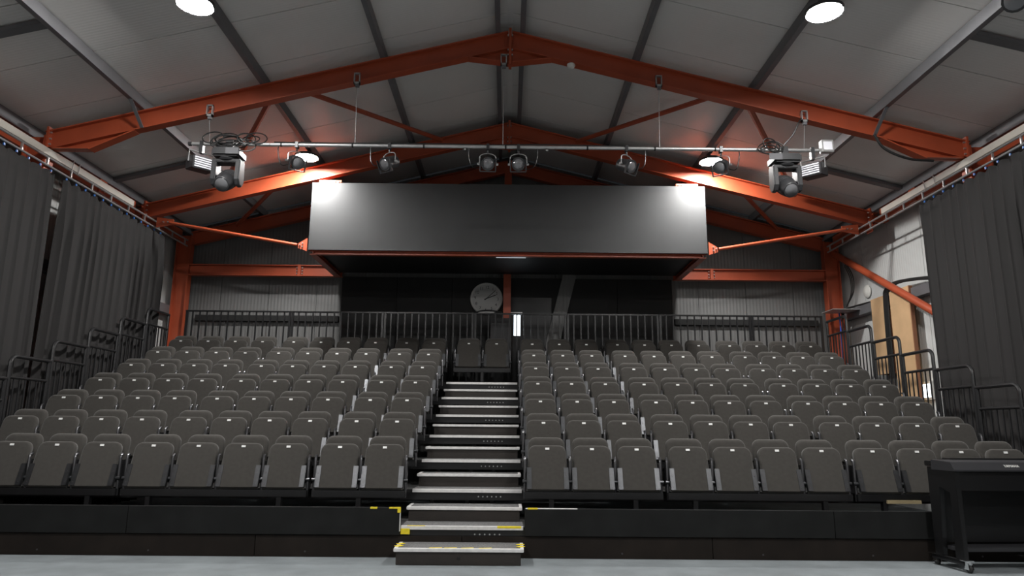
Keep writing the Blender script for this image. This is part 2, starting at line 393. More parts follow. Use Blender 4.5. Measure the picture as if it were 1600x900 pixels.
# ------------------------------------------------------------------ seating: tiers, steps, fascia
NOSE, DEP, RISE, P0 = 7.406, .8087, .2935, .295
XL, XR = -6.25, 5.98
AL, AR = -1.051, .176
def nose(k): return NOSE + DEP*k
def plat(k): return P0 + RISE*k
for k in range(7):
    t = thing('seating_tier', '%s tier of the black seating stand counted from the floor' % ORD[k], 'seating tier', (-.1, nose(k)+.4, plat(k)-.12), 'tiers of the seating stand')
    y0 = nose(k) + .02; y1 = nose(k+1)+.06 if k < 6 else 13.9
    MB().box(XL, XR, y0, y1, plat(k)-.03, plat(k)).build('deck', 'black_matt', t)
    MB().box(XL, XR, y0+.005, y0+.05, plat(k)-.115, plat(k)-.03).build('front_beam', 'black_steel', t)
    MB().box(AL, AR, nose(k)-.004, y0, plat(k)-.03, plat(k)+.004).box(AL, AR, y0, nose(k)+.045, plat(k), plat(k)+.004).build('nosing', 'aluminium', t)
    MB().box(AL, AR, nose(k)+.045, nose(k)+.42, plat(k)+.0005, plat(k)+.003).build('tread_carpet', 'step_carpet', t)
    for x in (-.84, -.44, -.16):
        MB().box(x-.02, x+.02, y0+.06, y0+.1, 0 if k == 0 else plat(k)-.4, plat(k)-.03).build('leg', 'black_steel', t)
    for i in range(6):
        x = -.31 + i*.05
        MB().cyl((x, y0+.006, plat(k)-.075), (x, y0-.002, plat(k)-.075), .008, n=8).build('rivet', 'galvanised', t)
    if k == 0:
        MB().box(AL, AL+.09, nose(0)-.008, nose(0)+.06, plat(0)-.075, plat(0)-.02).build('tape', 'yellow_tape', t)
        MB().box(AL+.06, AL+.24, nose(0)-.001, nose(0)+.03, plat(0)+.004, plat(0)+.006).build('tape', 'yellow_tape', t)
        MB().box(AR-.26, AR-.02, nose(0)-.006, nose(0)+.03, plat(0)-.012, plat(0)+.006).build('tape', 'yellow_tape', t)
for k in range(7):
    zt = plat(k) - RISE/2; yf = nose(k) - .43; zb = 0 if k == 0 else plat(k-1)+.003
    t = thing('aisle_step', '%s loose half step in the aisle counted from the floor' % ORD[k], 'step', (-.44, yf+.2, zb), 'half steps in the aisle')
    MB().box(AL+.02, AR-.03, yf+.02, nose(k)-.01, zb, zt-.02).build('body', 'step_brown', t, bevel=.003)
    MB().box(AL, AR-.005, yf+.045, nose(k)-.006, zt-.02, zt).build('tread', 'step_carpet', t)
    n = MB().box(AL-.002, AR-.003, yf, yf+.045, zt-.028, zt+.004).build('nosing', 'aluminium', t, bevel=.004)
    MB().box(AL-.002, AL+.03, yf+.045, nose(k)-.03, zt, zt+.003).build('side_trim', 'aluminium', t)
    MB().box(AR-.035, AR-.003, yf+.045, nose(k)-.03, zt, zt+.003).build('side_trim', 'aluminium', t)
    if k == 0:
        MB().cyl((-.44, yf+.021, .065), (-.44, yf+.012, .065), .012, n=10).build('knob', 'black_steel', t)
        for j in range(2):
            for xx in (AL+.0, AR-.06):
                MB().bar((xx, yf+.12+j*.13, zt+.005), (xx+.055, yf+.17+j*.13, zt+.005), .05, .003).build('tape', 'yellow_tape', t)
        for xx in (-.72, -.58, -.42, -.25):
            MB().bar((xx, yf+.035, zt+.005), (xx+.12, yf+.055, zt+.005), .02, .002).build('tape', 'yellow_tape', t)
# fascia boards
FB = [('upper', -6.25, -3.78, 'far left black'), ('upper', -3.775, -1.06, 'black taped'), ('upper', .19, 3.3, 'black'), ('upper', 3.305, 5.98, 'black')]
labs = ['upper black fascia board at the far left under the front row', 'upper black fascia board with yellow tape left of the aisle',
        'upper black fascia board with pale edge right of the aisle', 'upper black fascia board beside the piano']
fbs = []
for (u, a, b, _), lb in zip(FB, labs):
    t = thing('fascia_board', lb, 'board', ((a+b)/2, 7.38, .212), 'fascia boards of the stand')
    MB().box(a, b, 7.372, 7.398, .214, .476).build('panel', 'fascia_black', t, bevel=.003)
    MB().box(a, b, 7.398, 7.405, .46, .479).build('top_edge', 'fixture_grey', t)
    fbs.append(t)
t = fbs[1]
MB().box(-1.17, -1.058, 7.366, 7.40, .468, .481).build('tape', 'yellow_tape', t)
MB().box(-1.36, -1.29, 7.368, 7.40, .466, .481).build('tape', 'yellow_tape', t)
MB().box(-1.085, -1.056, 7.366, 7.40, .43, .468).build('tape', 'yellow_tape', t)
MB().box(-1.062, -1.056, 7.374, 7.398, .25, .43).build('bare_edge', 'tag_white', t)
t = fbs[2]
MB().box(.2, .72, 7.37, 7.40, .474, .481).build('bare_edge', 'tag_white', t)
MB().box(.22, .32, 7.368, 7.40, .47, .483).build('tape', 'yellow_tape', t)
for a, b, lb in ((-6.25, -2.5, 'lower brown black fascia board at the far left on the floor'), (-2.495, -.44, 'lower brown black fascia board left of the bottom step'),
                 (-.435, 2.07, 'lower brown black fascia board right of the bottom step'), (2.075, 5.98, 'lower brown black fascia board running behind the piano')):
    t = thing('fascia_board', lb, 'board', ((a+b)/2, 7.40, 0), 'fascia boards of the stand')
    MB().box(a, b, 7.40, 7.422, 0, .205).build('panel', 'fascia_brown', t, bevel=.003)
    n = int((b-a)/1.1)
    for i in range(n):
        x = a+.5+i*1.1; MB().cyl((x, 7.401, .05), (x, 7.397, .05), .009, n=8).build('screw', 'post_metal', t)
tag(MB().box(4.15, 4.52, 7.93, 7.955, plat(0)+.205, plat(0)+.24).build('wooden_batten', 'bare_wood'), 'bare pale batten fixed below the front seats beside the piano', 'batten')

# ------------------------------------------------------------------ seats
def rounded(wb, wt, h, r, n=5):
    pts = [(-wb/2, 0), (wb/2, 0)]
    for i in range(n+1):
        a = i/n*PI/2; pts.append((wt/2 - r + r*math.cos(a), h - r + r*math.sin(a)))
    for i in range(n+1):
        a = PI/2 + i/n*PI/2; pts.append((-wt/2 + r + r*math.cos(a), h - r + r*math.sin(a)))
    return pts
def slab(wb, wt, h, r, th, o, tilt, R=.04):
    o = Vector(o); u = Vector((1, 0, 0)); v = Vector((0, math.sin(tilt), math.cos(tilt))); nrm = Vector((0, math.cos(tilt), -math.sin(tilt)))
    layers = [(R*(1-math.sin(q)), R*.8*(1-math.cos(q))) for q in (0, .35, .7, 1.05, 1.35, PI/2)] + [(0, th-.015), (.006, th-.004), (.014, th)]
    m = MB(); vs = []; n = 0
    for d, z in layers:
        db = min(d, .012)                               # the lower edge is only softly rounded
        pts = [(x, y) for x, y in rounded(wb-2*d, wt-2*d, h-d-db, max(r-d, .012), 6)]; n = len(pts)
        vs += [o + u*x + v*(y+db) + nrm*z for x, y in pts]
    L = len(layers)
    fs = [(i*n+k, i*n+(k+1) % n, (i+1)*n+(k+1) % n, (i+1)*n+k) for i in range(L-1) for k in range(n)]
    fs += [tuple(range(n))[::-1], tuple((L-1)*n+k for k in range(n))]
    m.add(vs, fs)
    return m, u, v, nrm
PT = math.atan(.15/.485)
pm, pu, pv, pn = slab(.445, .425, .505, .085, .066, (0, -.07, .315), PT, .032)
ME = {}
ME['seat_pan'] = pm.mesh('seat_pan', 'seat_fabric', True)
bm2, _, _, _ = slab(.43, .42, .53, .09, .07, (0, .115, .37), math.atan(.11/.47), .055)
ME['backrest'] = bm2.mesh('backrest', 'seat_fabric', True)
po = Vector((0, -.07, .315))
def onpan(x, t, d=0.): return po + pu*x + pv*t - pn*d
ME['number_tag'] = MB().prism([(-.022, 0), (.022, 0), (.022, .022), (-.022, .022)], onpan(0, .448, .006), pu, pv, pn*.008).mesh('number_tag', 'tag_white')
for sx, nm in ((-1, 'L'), (1, 'R')):
    m = MB().prism([(-.026, 0), (.026, 0), (.026, .235), (-.026, .235)], onpan(sx*.203, .015, .006), pu, pv, pn*.008)
    m.prism([(0, 0), (.007, 0), (.007, .235), (0, .235)], onpan(sx*.224, .015, .006), pu*sx, pv, pn*.04)
    ME['side_bracket'+nm] = m.mesh('side_bracket', 'seat_bracket')
    m = MB()
    for tt in (.05, .17): m.cyl(onpan(sx*.203, tt, .005), onpan(sx*.203, tt, .010), .0065, n=6)
    ME['rivet'+nm] = m.mesh('rivet', 'post_metal')
    m = MB()
    m.tube([(sx*.25, .005, .22), (sx*.25, .012, .62), (sx*.25, .02, .645), (sx*.25, .05, .66)], .016, 8)
    m.box(sx*.25-.008, sx*.25+.008, .0, .12, .3, .6)
    ME['post'+nm] = m.mesh('post', 'post_metal', True)
    m = MB().cyl((sx*.25-.026, .0, .405), (sx*.25+.026, .0, .405), .021, n=10)
    ME['pivot'+nm] = m.mesh('pivot', 'seat_bracket', True)
def make_seat(x, k, label, group, right_end):
    t = thing('tip_up_seat', label, 'seat', (x, nose(k)+.6, plat(k)), group)
    pan = obj('seat_pan', ME['seat_pan'], t); obj('backrest', ME['backrest'], t)
    obj('number_tag', ME['number_tag'], pan)
    for nm in 'LR':
        br = obj('side_bracket', ME['side_bracket'+nm], pan)
        obj('rivet', ME['rivet'+nm], t)
    for nm in ('LR' if right_end else 'L'):
        p = obj('post', ME['post'+nm], t); obj('pivot', ME['pivot'+nm], p)
    return t
def make_beam(xs, k, label):
    a, b = min(xs)-.26, max(xs)+.26
    t = thing('seat_beam', label, 'beam', ((a+b)/2, nose(k)+.55, plat(k)), 'steel beams under the seats')
    y = nose(k)+.6
    MB().box(a, b, y-.05, y+.02, plat(k)+.222, plat(k)+.298).build('rail', 'black_steel', t, bevel=.004)
    for x in ([a+.3, b-.3] if b-a > 1.1 else [(a+b)/2]):
        MB().box(x-.025, x+.025, y-.04, y+.02, plat(k)+.005, plat(k)+.222).box(x-.06, x+.06, y-.1, y+.04, plat(k), plat(k)+.008).build('foot', 'black_steel', t)
        bo = MB().cyl((x-.045, y-.07, plat(k)+.008), (x-.045, y-.07, plat(k)+.03), .011, n=6).cyl((x+.045, y-.07, plat(k)+.008), (x+.045, y-.07, plat(k)+.03), .011, n=6)
        bo.build('foot_bolt', 'bolt_metal', t)
GR = [3, 4, 4]; GL = [2, 4, 4]
RN = ['front', 'second', 'third', 'fourth', 'fifth', 'sixth', 'top']
for k in range(7):
    for side, x0, sg, G in (('right', .4569, 1, GR), ('left', -1.3562, -1, GL)):
        i = 0
        for g, n in enumerate(G):
            xs = [x0 + sg*(.5*(i+j) + .0737*g) for j in range(n)]
            last = max(xs)
            for j, x in enumerate(xs):
                make_seat(x, k, 'black tip-up seat, %s from the aisle in the %s row %s block' % (ORD[i+j], RN[k], side),
                          '%s block of folded theatre seats' % side, x == last)
            make_beam(xs, k, 'black beam under the %s seat group from the aisle, %s row %s block' % (ORD[g], RN[k], side))
            i += n
    if k == 6:
        for x, lb in ((-.71, 'left'), (-.20, 'right')):
            make_seat(x, k, '%s one of two dark tip-up seats at the head of the aisle' % lb, 'pair of seats above the aisle', x > -.5)
        make_beam([-.71, -.2], k, 'grey black beam under the two seats at the head of the aisle')

# ------------------------------------------------------------------ guard rails
def side_rail(X, k, nm, off):
    z0, zt = plat(k), plat(k)+1.245; a, b = nose(k)+off, nose(k)+off+.77
    t = thing('end_guard_rail', '%s black tubular guard rail panel climbing the %s end of the stand' % (ORD[k], nm), 'guard rail', (X, a, z0), '%s end guard rails' % nm)
    r = .1
    path = [(X, a, z0)] + [(X, a, zt-r)] + [tuple(q) for q in arc((X, a+r, zt-r), (0, -r, 0), (0, 0, r), 0, PI/2, 5)][1:] + [(X, b, zt)]
    MB().tube(path, .025, 8).build('top_rail', 'black_steel', t, True)
    MB().tube([(X, b-.015, z0), (X, b-.015, zt-.01)], .025, 8).build('post', 'black_steel', t, True)
    for z in (zt-.27, z0+.12): MB().tube([(X, a, z), (X, b-.015, z)], .02, 8).build('cross_rail', 'black_steel', t, True)
    for i in range(6):
        y = a + (i+1)*(b-a)/7; MB().tube([(X, y, z0+.12), (X, y, zt-.27)], .012, 6).build('bar', 'black_steel', t, True)
for k in range(7):
    side_rail(-6.305, k, 'left', -.03); side_rail(6.02, k, 'right', .08)
BY = 13.55; BZ = 3.49
edges = [-6.25, -4.2, -2.4, -.65, 1.15, 2.95, 4.75, 6.15]
barme = MB().box(-.012, .012, -.012, .012, 0, BZ-.02-plat(6)-.1).mesh('bar', 'black_steel')
for i in range(7):
    a, b = edges[i], edges[i+1]
    t = thing('back_guard_rail', '%s section from the left of the black guard rail behind the top row' % ORD[i], 'guard rail', ((a+b)/2, BY, plat(6)), 'back guard rail sections')
    MB().box(a, b-.006, BY-.022, BY+.022, BZ-.03, BZ).build('top_rail', 'black_steel', t, bevel=.004)
    MB().box(a, b-.006, BY-.015, BY+.015, plat(6)+.08, plat(6)+.11).build('bottom_rail', 'black_steel', t)
    for x in (a+.025, b-.03): MB().box(x-.02, x+.02, BY-.02, BY+.02, plat(6), BZ-.03).build('post', 'black_steel', t)
    n = int((b-a)/.13)
    for j in range(1, n):
        o = obj('bar', barme, t); o.location = (a+j*(b-a)/n-(a+b)/2, 0, .1)
# small black bundle lying on the rail under the clock
tag(MB().tube(catmull([(-.62, BY, BZ+.012), (-.5, BY-.01, BZ+.04), (-.36, BY, BZ+.05), (-.2, BY, BZ+.03), (-.12, BY, BZ+.012)]), .014, 8).build('black_cable_bundle', 'cable_black', smooth=True),
    'short black cable lying on the guard rail under the clock', 'cable')

# ------------------------------------------------------------------ clock
t = thing('wall_clock', 'round white wall clock above the guard rail showing about eight past two', 'clock', (-.44, YB-.15, 3.58))
c = Vector((-.44, YB-.15, 3.915))
MB().lathe([(.30, 0), (.335, .0), (.335, .05), (.32, .06), (.30, .055), (.30, .04)], c, (0, -1, 0), 40).build('rim', 'clock_rim', t, True)
fc = MB().lathe([(.3, .02), (.3, .042)], c, (0, -1, 0), 40).build('face', 'clock_white', t)
rot0 = math.radians(-3)
tl = Vector(t.location)
for n in range(1, 13):
    a = n*PI/6 - rot0*1
    q = c + Vector((math.sin(a)*.235, -.044, math.cos(a)*.235)) - tl
    put_text('numeral', str(n), .085, 'ink_black', t, q)
def hand(ang, l, wd, d): 
    a = math.radians(ang); dv = Vector((math.sin(a), 0, math.cos(a)))
    MB().bar(c + Vector((0, -d, 0)) - dv*.05, c + Vector((0, -d, 0)) + dv*l, .004, wd, (1, 0, 0) if abs(dv.x) < .7 else (0, 0, 1)).build('hand', 'ink_black', t)
hand(68, .2, .016, .05); hand(47, .25, .012, .056)
MB().cyl(c+Vector((0, -.044, 0)), c+Vector((0, -.062, 0)), .014).build('hub', 'ink_black', t)

# ------------------------------------------------------------------ curtains and tracks
def curtain(sx, ya, yb, label, lean0=0., lean1=0., seed=0, bot=.03):
    rnd = random.Random(seed); X = sx*6.395
    L = abs(yb-ya); n = int(L*84); nz = 26; ztp = 4.745
    ph = [rnd.uniform(0, 6.28) for _ in range(4)]
    t = thing('stage_curtain', label, 'curtain', (X, (ya+yb)/2, 0), 'black side curtains')
    vs = []; fs = []
    for i in range(n+1):
        s = i/n; y = ya + (yb-ya)*s; q = y
        phase = q*2*PI/.215 + 1.9*math.sin(q*1.9+ph[0]) + 1.1*math.sin(q*4.3+ph[1]) + .6*math.sin(q*9.1+ph[2])
        amp = .72 + .28*math.sin(q*1.7+ph[2]) 
        wob = math.sin(q*3.3+ph[3]) + .6*math.sin(q*7.7+ph[0])
        dip = abs(math.sin(q*PI/.235*1.0))**.7
        for j in range(nz+1):
            f = j/nz
            z = ztp*(1-f) + bot*f
            if j == 0: z -= .05*(1-dip)
            spread = min(1, f*6)
            A = .016*(1-spread) + .062*amp*spread
            pw = phase + .8*f*wob
            w = math.sin(pw); w = 1 - 2*(abs(.5*(1-w)))**.62          # broad ridges, sharp creases
            w2 = .22*math.sin(2*pw + ph[1])*spread
            yy = y + (lean0*(1-s) + lean1*s)*f + .04*spread*math.cos(pw)*amp
            vs.append((X - sx*(A*(w*.9 + w2)), yy, z))
    for i in range(n):
        for j in range(nz):
            a = i*(nz+1)+j; fs.append((a, a+1, a+nz+2, a+nz+1))
    m = MB(); m.add(vs, fs); cl = m.build('cloth', 'curtain_cloth', t, True)
    so = cl.modifiers.new('thickness', 'SOLIDIFY'); so.thickness = .003
    k = 0; y = min(ya, yb)+.05
    run = MB().box(-.008, .008, -.011, .011, 0, .03).mesh('runner', 'blue_plastic')
    while y < max(ya, yb)-.03:
        o = obj('runner', run, t); o.location = (0, y-(ya+yb)/2, 4.735); y += .235
    return t
curtain(-1, 3.2, 9.44, 'black pleated curtain nearest the camera on the left wall', 0, .05, 3)
curtain(-1, 9.66, 12.70, 'black pleated curtain beyond the gap on the left wall', -.16, -.1, 5)
curtain(1, 3.2, 10.46, 'black pleated curtain hanging along the right wall', 0, .0, 9)
for sx, nm in ((-1, 'left'), (1, 'right')):
    t = thing('curtain_track', 'metal ladder curtain track along the %s wall' % nm, 'curtain track', (sx*6.385, 8, 4.77), 'curtain tracks')
    for z in (4.79, 4.905): MB().tube([(sx*6.385, 1.5, z), (sx*6.385, 13.6, z)], .016, 8).build('chord', 'track_metal', t, True)
    y = 8.72
    while y > 2: y -= .53
    while y < 13.5:
        MB().box(sx*6.385-.012, sx*6.385+.012, y-.012, y+.012, 4.79, 4.905).build('rung', 'track_metal', t); y += .53
    tag(MB().box(min(sx*6.37, sx*6.44), max(sx*6.37, sx*6.44), 1.5, 11.5, 4.925, 5.025).build('cable_trunking', 'beige_tray', bevel=.004), 'beige cable trunking lying above the %s curtain track' % nm, 'trunking', 'cable trunking')
    for y in (9.75, 9.9) if sx < 0 else (9.95, 10.2):
        tag(MB().tube([(sx*6.36, y, 4.9), (sx*6.345, y, 5.06), (sx*6.38, y+.04, 5.06), (sx*6.39, y+.05, 5.03)], .006, 6).build('wire_hook', 'galvanised'), 'small wire hook over the %s trunking, %s of two' % (nm, 'nearer' if y in (9.75, 9.95) else 'farther'), 'hook', 'trunking hooks')

# ------------------------------------------------------------------ right wall: plywood, cables, light patch
t = thing('plywood_board', 'narrow upright plywood board on the right wall beside the cables', 'board', (6.9, 12.72, 2.3), 'plywood boards on the right wall')
MB().box(6.80, 6.824, 12.50, 12.93, 2.3, 3.70).build('sheet', 'plywood', t)
MB().box(6.824, 6.998, 12.51, 12.55, 2.3, 3.46).box(6.824, 6.998, 12.88, 12.92, 2.3, 3.46).build('batten', 'ply_edge', t)
t = thing('plywood_board', 'wide upright plywood board on the right wall by the curtain', 'board', (6.9, 11.97, 1.7), 'plywood boards on the right wall')
MB().box(6.80, 6.824, 11.68, 12.28, 1.7, 3.72).build('sheet', 'plywood', t)
MB().box(6.80, 6.86, 11.655, 11.68, 1.7, 3.72).build('batten', 'ply_edge', t)
def cable(pts, r, material, label, k=6):
    return tag(MB().tube(catmull(pts, k), r, 6).build('wall_cable', material, smooth=True), label, 'cable', 'cables on the right wall')
for i in range(4):
    y = 12.32 + i*.04
    cable([(6.80, y+.06, 2.2), (6.79, y+.03, 3.0), (6.79, y, 3.6), (6.80, y-.04, 3.74+.015*i), (6.82, y-.3, 3.83+.012*i), (6.86, y-.75, 3.80+.012*i), (6.90, y-1.3, 3.70+.02*i)], .019, 'cable_black', 'thick black cable rising between the plywood boards, %s from the curtain' % ORD[i])
cable([(6.9, 12.95, 3.69), (6.88, 13.3, 3.70), (6.84, 13.6, 3.70), (6.75, 13.85, 3.66), (6.72, 13.95, 3.45)], .02, 'cable_black', 'black cable lying along the wall girt near the red column')
for i in range(3):
    cable([(6.84, 13.9-.05*i, 4.6), (6.86, 13.75-.06*i, 4.3), (6.87, 13.78-.05*i, 4.0), (6.84, 13.95, 3.75)], .009, 'cable_black', 'thin black cable hanging down the white wall by the red column, %s of three' % ORD[i])
for i in range(2):
    cable([(6.63+.05*i, 13.85, 3.62), (6.62+.05*i, 13.82, 3.2), (6.63+.05*i, 13.84, 2.3)], .014, 'cable_blue' if i == 0 else 'cable_black', ('blue' if i == 0 else 'thin black') + ' cable running down in front of the right red column')
tag(MB().box(6.3, 6.85, 13.4, 13.9, 3.60, 3.615).build('cable_shelf', 'galvanised'), 'small grey cable shelf beside the right red column', 'shelf')
t = thing('window_2', '', '', (6.98, 11.73, 1.85)); del t['label']; del t['category']; struct(t)
MB().box(6.975, 6.998, 11.62, 11.86, 1.84, 2.06).build('pane', 'daylight', t)
MB().box(6.96, 6.998, 11.58, 11.62, 1.8, 2.1).box(6.96, 6.998, 11.86, 11.9, 1.8, 2.1).box(6.96, 6.998, 11.62, 11.86, 1.8, 1.84).box(6.96, 6.998, 11.62, 11.86, 2.06, 2.1).box(6.965, 6.995, 11.73, 11.75, 1.84, 2.06).build('frame', 'white_plastic', t)
tag(MB().lathe([(.12, 0), (.13, .02), (.1, .05), (.02, .06)], (6.99, 13.35, 3.95), (-1, 0, 0), 20).build('wall_cover', 'white_plastic', smooth=True), 'round white cover plate on the right wall above the girt', 'cover')

# ------------------------------------------------------------------ high bay lamps
def high_bay(x, y, label):
    t = thing('high_bay_lamp', label, 'lamp', (x, y, 5.88), 'high bay lamps')
    MB().lathe([(.19*math.cos(q), 5.945-.02*math.sin(q)) for q in [i*PI/2/6 for i in range(7)]][::-1], (x, y, 0), (0, 0, 1), 16).build('diffuser', 'lamp_glow', t, True)
    MB().lathe([(.198, 5.944), (.2, 5.931), (.21, 5.931), (.213, 5.965), (.17, 5.99), (.07, 6.0), (.06, ztop(x)+.005)], (x, y, 0), (0, 0, 1), 20).build('housing', 'fixture_black', t, True)
for i, y in enumerate((11.74, 7.2, 2.66, -1.88)):
    for sx, nm in ((-1, 'left'), (1, 'right')):
        high_bay(sx*3.57, y, ['bright round lamp hanging just before the grey box on the %s', 'bright round lamp at the top of the picture on the %s',
                             'round lamp above the camera on the %s', 'round lamp behind the camera on the %s'][i] % nm)

# ------------------------------------------------------------------ lighting bar with its fixtures
PZ, PY = 5.155, Y1
bar = thing('lighting_bar', 'long silver lighting bar hung on wires below the nearest frame', 'lighting bar', (0, PY, PZ))
MB().tube([(-4.45, PY, PZ), (4.5, PY, PZ)], .026, 12).build('pipe', 'galvanised', bar, True)
for x in (-3.2, -2.2, -1.2, -.05, 1.1, 2.05, 2.9):
    MB().cyl((x-.012, PY, PZ), (x+.012, PY, PZ), .029, n=12).build('tape_band', 'cable_black', bar)
MB().cyl((-4.5, PY, PZ), (-4.45, PY, PZ), .032, n=12).build('end_cap', 'fixture_black', bar)
for x, tx in ((-.62, '36'), (.53, '02')):
    b = MB().box(x-.025, x+.025, PY-.03, PY-.02, PZ-.07, PZ-.035).build('number_plate', 'ink_black', bar)
    put_text('number', tx, .03, 'letter_white', b, Vector((x, PY-.032, PZ-.052)) - Vector(bar.location))
MB().tube(catmull([(-3.3, PY-.02, PZ+.03), (-2.6, PY, PZ+.035), (-2.0, PY-.01, PZ+.03), (-1., PY, PZ+.04), (-.3, PY, PZ+.03), (.5, PY-.01, PZ+.04), (1.6, PY, PZ+.03)], 4), .008, 6).build('cable', 'cable_black', bar, True)
for i, (x, l) in enumerate(((-4.21, 'above the left moving head'), (-2.17, 'left of the ridge'), (-.09, 'at the ridge'), (2.12, 'right of the ridge'), (4.16, 'above the right moving head'))):
    zc = ztop(x)-.29 if abs(x) > .3 else ztop(0)-.52
    t = thing('beam_clamp', 'small grey beam clamp with hanging wire %s' % l, 'clamp', (x, Y1-.05, zc-.02), 'beam clamps')
    m = MB(); y = Y1-.09
    m.box(x-.045, x-.03, y-.02, y+.03, zc-.05, zc+.12).box(x+.03, x+.045, y-.02, y+.03, zc-.05, zc+.12).box(x-.045, x+.045, y-.02, y+.03, zc+.105, zc+.12).box(x-.045, x+.045, y-.02, y+.03, zc-.05, zc-.02)
    m.build('bracket', 'galvanised', t)
    MB().box(x-.02, x+.03, y-.01, y+.03, zc-.09, zc-.05).build('hook', 'grey_steel', t)
    MB().tube([(x, y+.01, zc-.07), (x, PY, PZ+.02)], .004, 6).build('wire', 'galvanised', t)
def rotv(yaw, pit):
    a, b = math.radians(yaw), math.radians(pit)
    return Vector((math.sin(a)*math.cos(b), -math.cos(a)*math.cos(b), -math.sin(b)))
def spot(x, yaw, pit, label, style=0):
    t = thing('theatre_spotlight', label, 'spotlight', (x, PY, PZ-.37), 'theatre spotlights')
    MB().box(x-.02, x+.02, PY-.04, PY+.04, PZ-.05, PZ+.035).cyl((x, PY, PZ-.1), (x, PY, PZ-.05), .012).build('hook_clamp', 'fixture_black', t)
    cz = PZ-.255; d = rotv(yaw, pit); _, sd, u = basis(d)
    hx = sd*.115; sh = Vector((hx.x, hx.y, 0))
    c = Vector((x, PY, cz))
    path = [c+hx, c+hx+Vector((0, 0, .1))] + [c + hx*math.cos(a) + Vector((0, 0, .1+.055*math.sin(a))) for a in [i*PI/6 for i in range(1, 6)]] + [c-hx+Vector((0, 0, .1)), c-hx]
    MB().tube(path, .007, 6).build('yoke', 'galvanised', t, True)
    bod = MB().lathe([(.055, -.16), (.085, -.13), (.088, .0), (.094, .01), (.094, .1), (.086, .1)], c, d, 16).build('body', 'fixture_black', t, True)
    MB().lathe([(.082, .085), (.07, .1), (.03, .112), (.005, .115)], c, d, 16).build('lens', 'lens_glass', bod, True)
    o = c + d*.105; q = .108
    m = MB()
    for a, b in (((-q, -q), (q, -q)), ((q, -q), (q, q*.7)), ((-q, -q), (-q, q*.7))):
        m.bar(o+sd*a[0]+u*a[1], o+sd*b[0]+u*b[1], .014, .03, d)
    m.build('gel_frame', 'fixture_grey', bod)
    for s in (-1, 1): MB().cyl(c+hx*s, c+hx*s*1.28, .018, n=8).build('knob', 'bolt_metal', t)
    s = 1 if x > 0 else -1
    MB().tube(catmull([c - d*.15, c - d*.2 + Vector((s*.05, 0, -.06)), c + Vector((s*.22, .03, -.02)), c + Vector((s*.27, .02, .18)), Vector((x+s*.25, PY, PZ))]), .006, 6).build('cable', 'cable_black', t, True)
spot(-2.98, 35, 25, 'dark spotlight on the bar beside the left bright lamp')
spot(-1.68, -35, 28, 'dark spotlight on the bar above the left half of the box')
spot(-.3, 4, 18, 'left one of the middle pair of spotlights facing the camera')
spot(.13, -2, 18, 'right one of the middle pair of spotlights facing the camera')
spot(1.65, 40, 25, 'dark spotlight on the bar above the right half of the box')
spot(2.98, -35, 25, 'dark spotlight on the bar beside the right bright lamp')
def moving_head(x, sx, label):
    t = thing('moving_head_light', label, 'moving head', (x, PY, 4.43), 'moving head lights')
    MB().box(x-.05, x+.05, PY-.04, PY+.04, 5.06, PZ+.04).build('clamp', 'fixture_black', t)
    MB().box(x-.19, x+.19, PY-.16, PY+.16, 4.93, 5.06).build('base', 'fixture_grey', t, bevel=.025)
    MB().box(x-.08 + sx*-.14-.05, x-.08+sx*-.14+.13, PY-.165, PY-.158, 4.95, 5.04).build('display', 'lens_glass', t)
    MB().lathe([(.13, 4.93), (.14, 4.91), (.12, 4.89)], (x, PY, 0), (0, 0, 1), 18).build('turntable', 'fixture_black', t, True)
    for s in (-1, 1):
        MB().prism([(-.09, 0), (-.1, -.3), (-.05, -.38), (.05, -.38), (.1, -.3), (.09, 0)], (x+s*.165-.035, PY, 4.91), (0, 1, 0), (0, 0, 1), (.07, 0, 0)).build('yoke_arm', 'fixture_grey', t, bevel=.015)
    MB().box(x-.19, x+.19, PY-.09, PY+.09, 4.86, 4.91).build('yoke_bridge', 'fixture_grey', t, bevel=.01)
    d = Vector((0, -.72, -.5)).normalized()
    c = Vector((x, PY, 4.62))
    hd = MB().lathe([(.06, -.2), (.11, -.19), (.128, -.12), (.125, .08), (.11, .19), (.1, .2)], c, d, 20).build('head', 'fixture_grey', t, True)
    MB().lathe([(.095, .19), (.08, .205), (.005, .215)], c, d, 20).build('lens', 'lens_glass', hd, True)
    for k in range(3): MB().lathe([(.129, -.1+k*.05), (.133, -.095+k*.05), (.133, -.085+k*.05), (.129, -.08+k*.05)], c, d, 20).build('cooling_ring', 'fixture_black', hd, True)
moving_head(-3.92, -1, 'black moving head light under coiled cables at the left bar end')
moving_head(3.87, 1, 'black moving head light at the right end of the bar')
def flood(x, sx, label):
    t = thing('led_flood_light', label, 'flood light', (x, PY, 4.74), 'flood lights')
    d = Vector((-sx*.62, -.6, 0)).normalized(); s = Vector((-d.y, d.x, 0)); c = Vector((x, PY, 4.86))
    m = MB().prism([(-.13, -.09), (.13, -.12), (.13, .06), (-.05, .1), (-.13, .05)], c - s*.15, d, (0, 0, 1), s*.3)
    b = m.build('body', 'fixture_grey', t, bevel=.008)
    for k in range(5):
        MB().bar(c + d*.134 - s*.13 + Vector((0, 0, -.09+k*.032)), c + d*.134 + s*.13 + Vector((0, 0, -.09+k*.032)), .012, .018).build('lit_louvre', 'gloss_white', b)  # louvre slats, their bright gloss put into the white colour
    m = MB().tube([c - s*.165, c - s*.165 + Vector((0, 0, .16)), c + s*.165 + Vector((0, 0, .16)), c + s*.165], .012, 6)
    m.build('bracket', 'galvanised', t)
    MB().box(x-.025, x+.025, PY-.035, PY+.035, 5.01, PZ+.035).build('clamp', 'fixture_black', t)
flood(-4.31, -1, 'grey boxy flood light on the left tip of the bar')
flood(4.27, 1, 'black boxy flood light below the right tip of the bar')
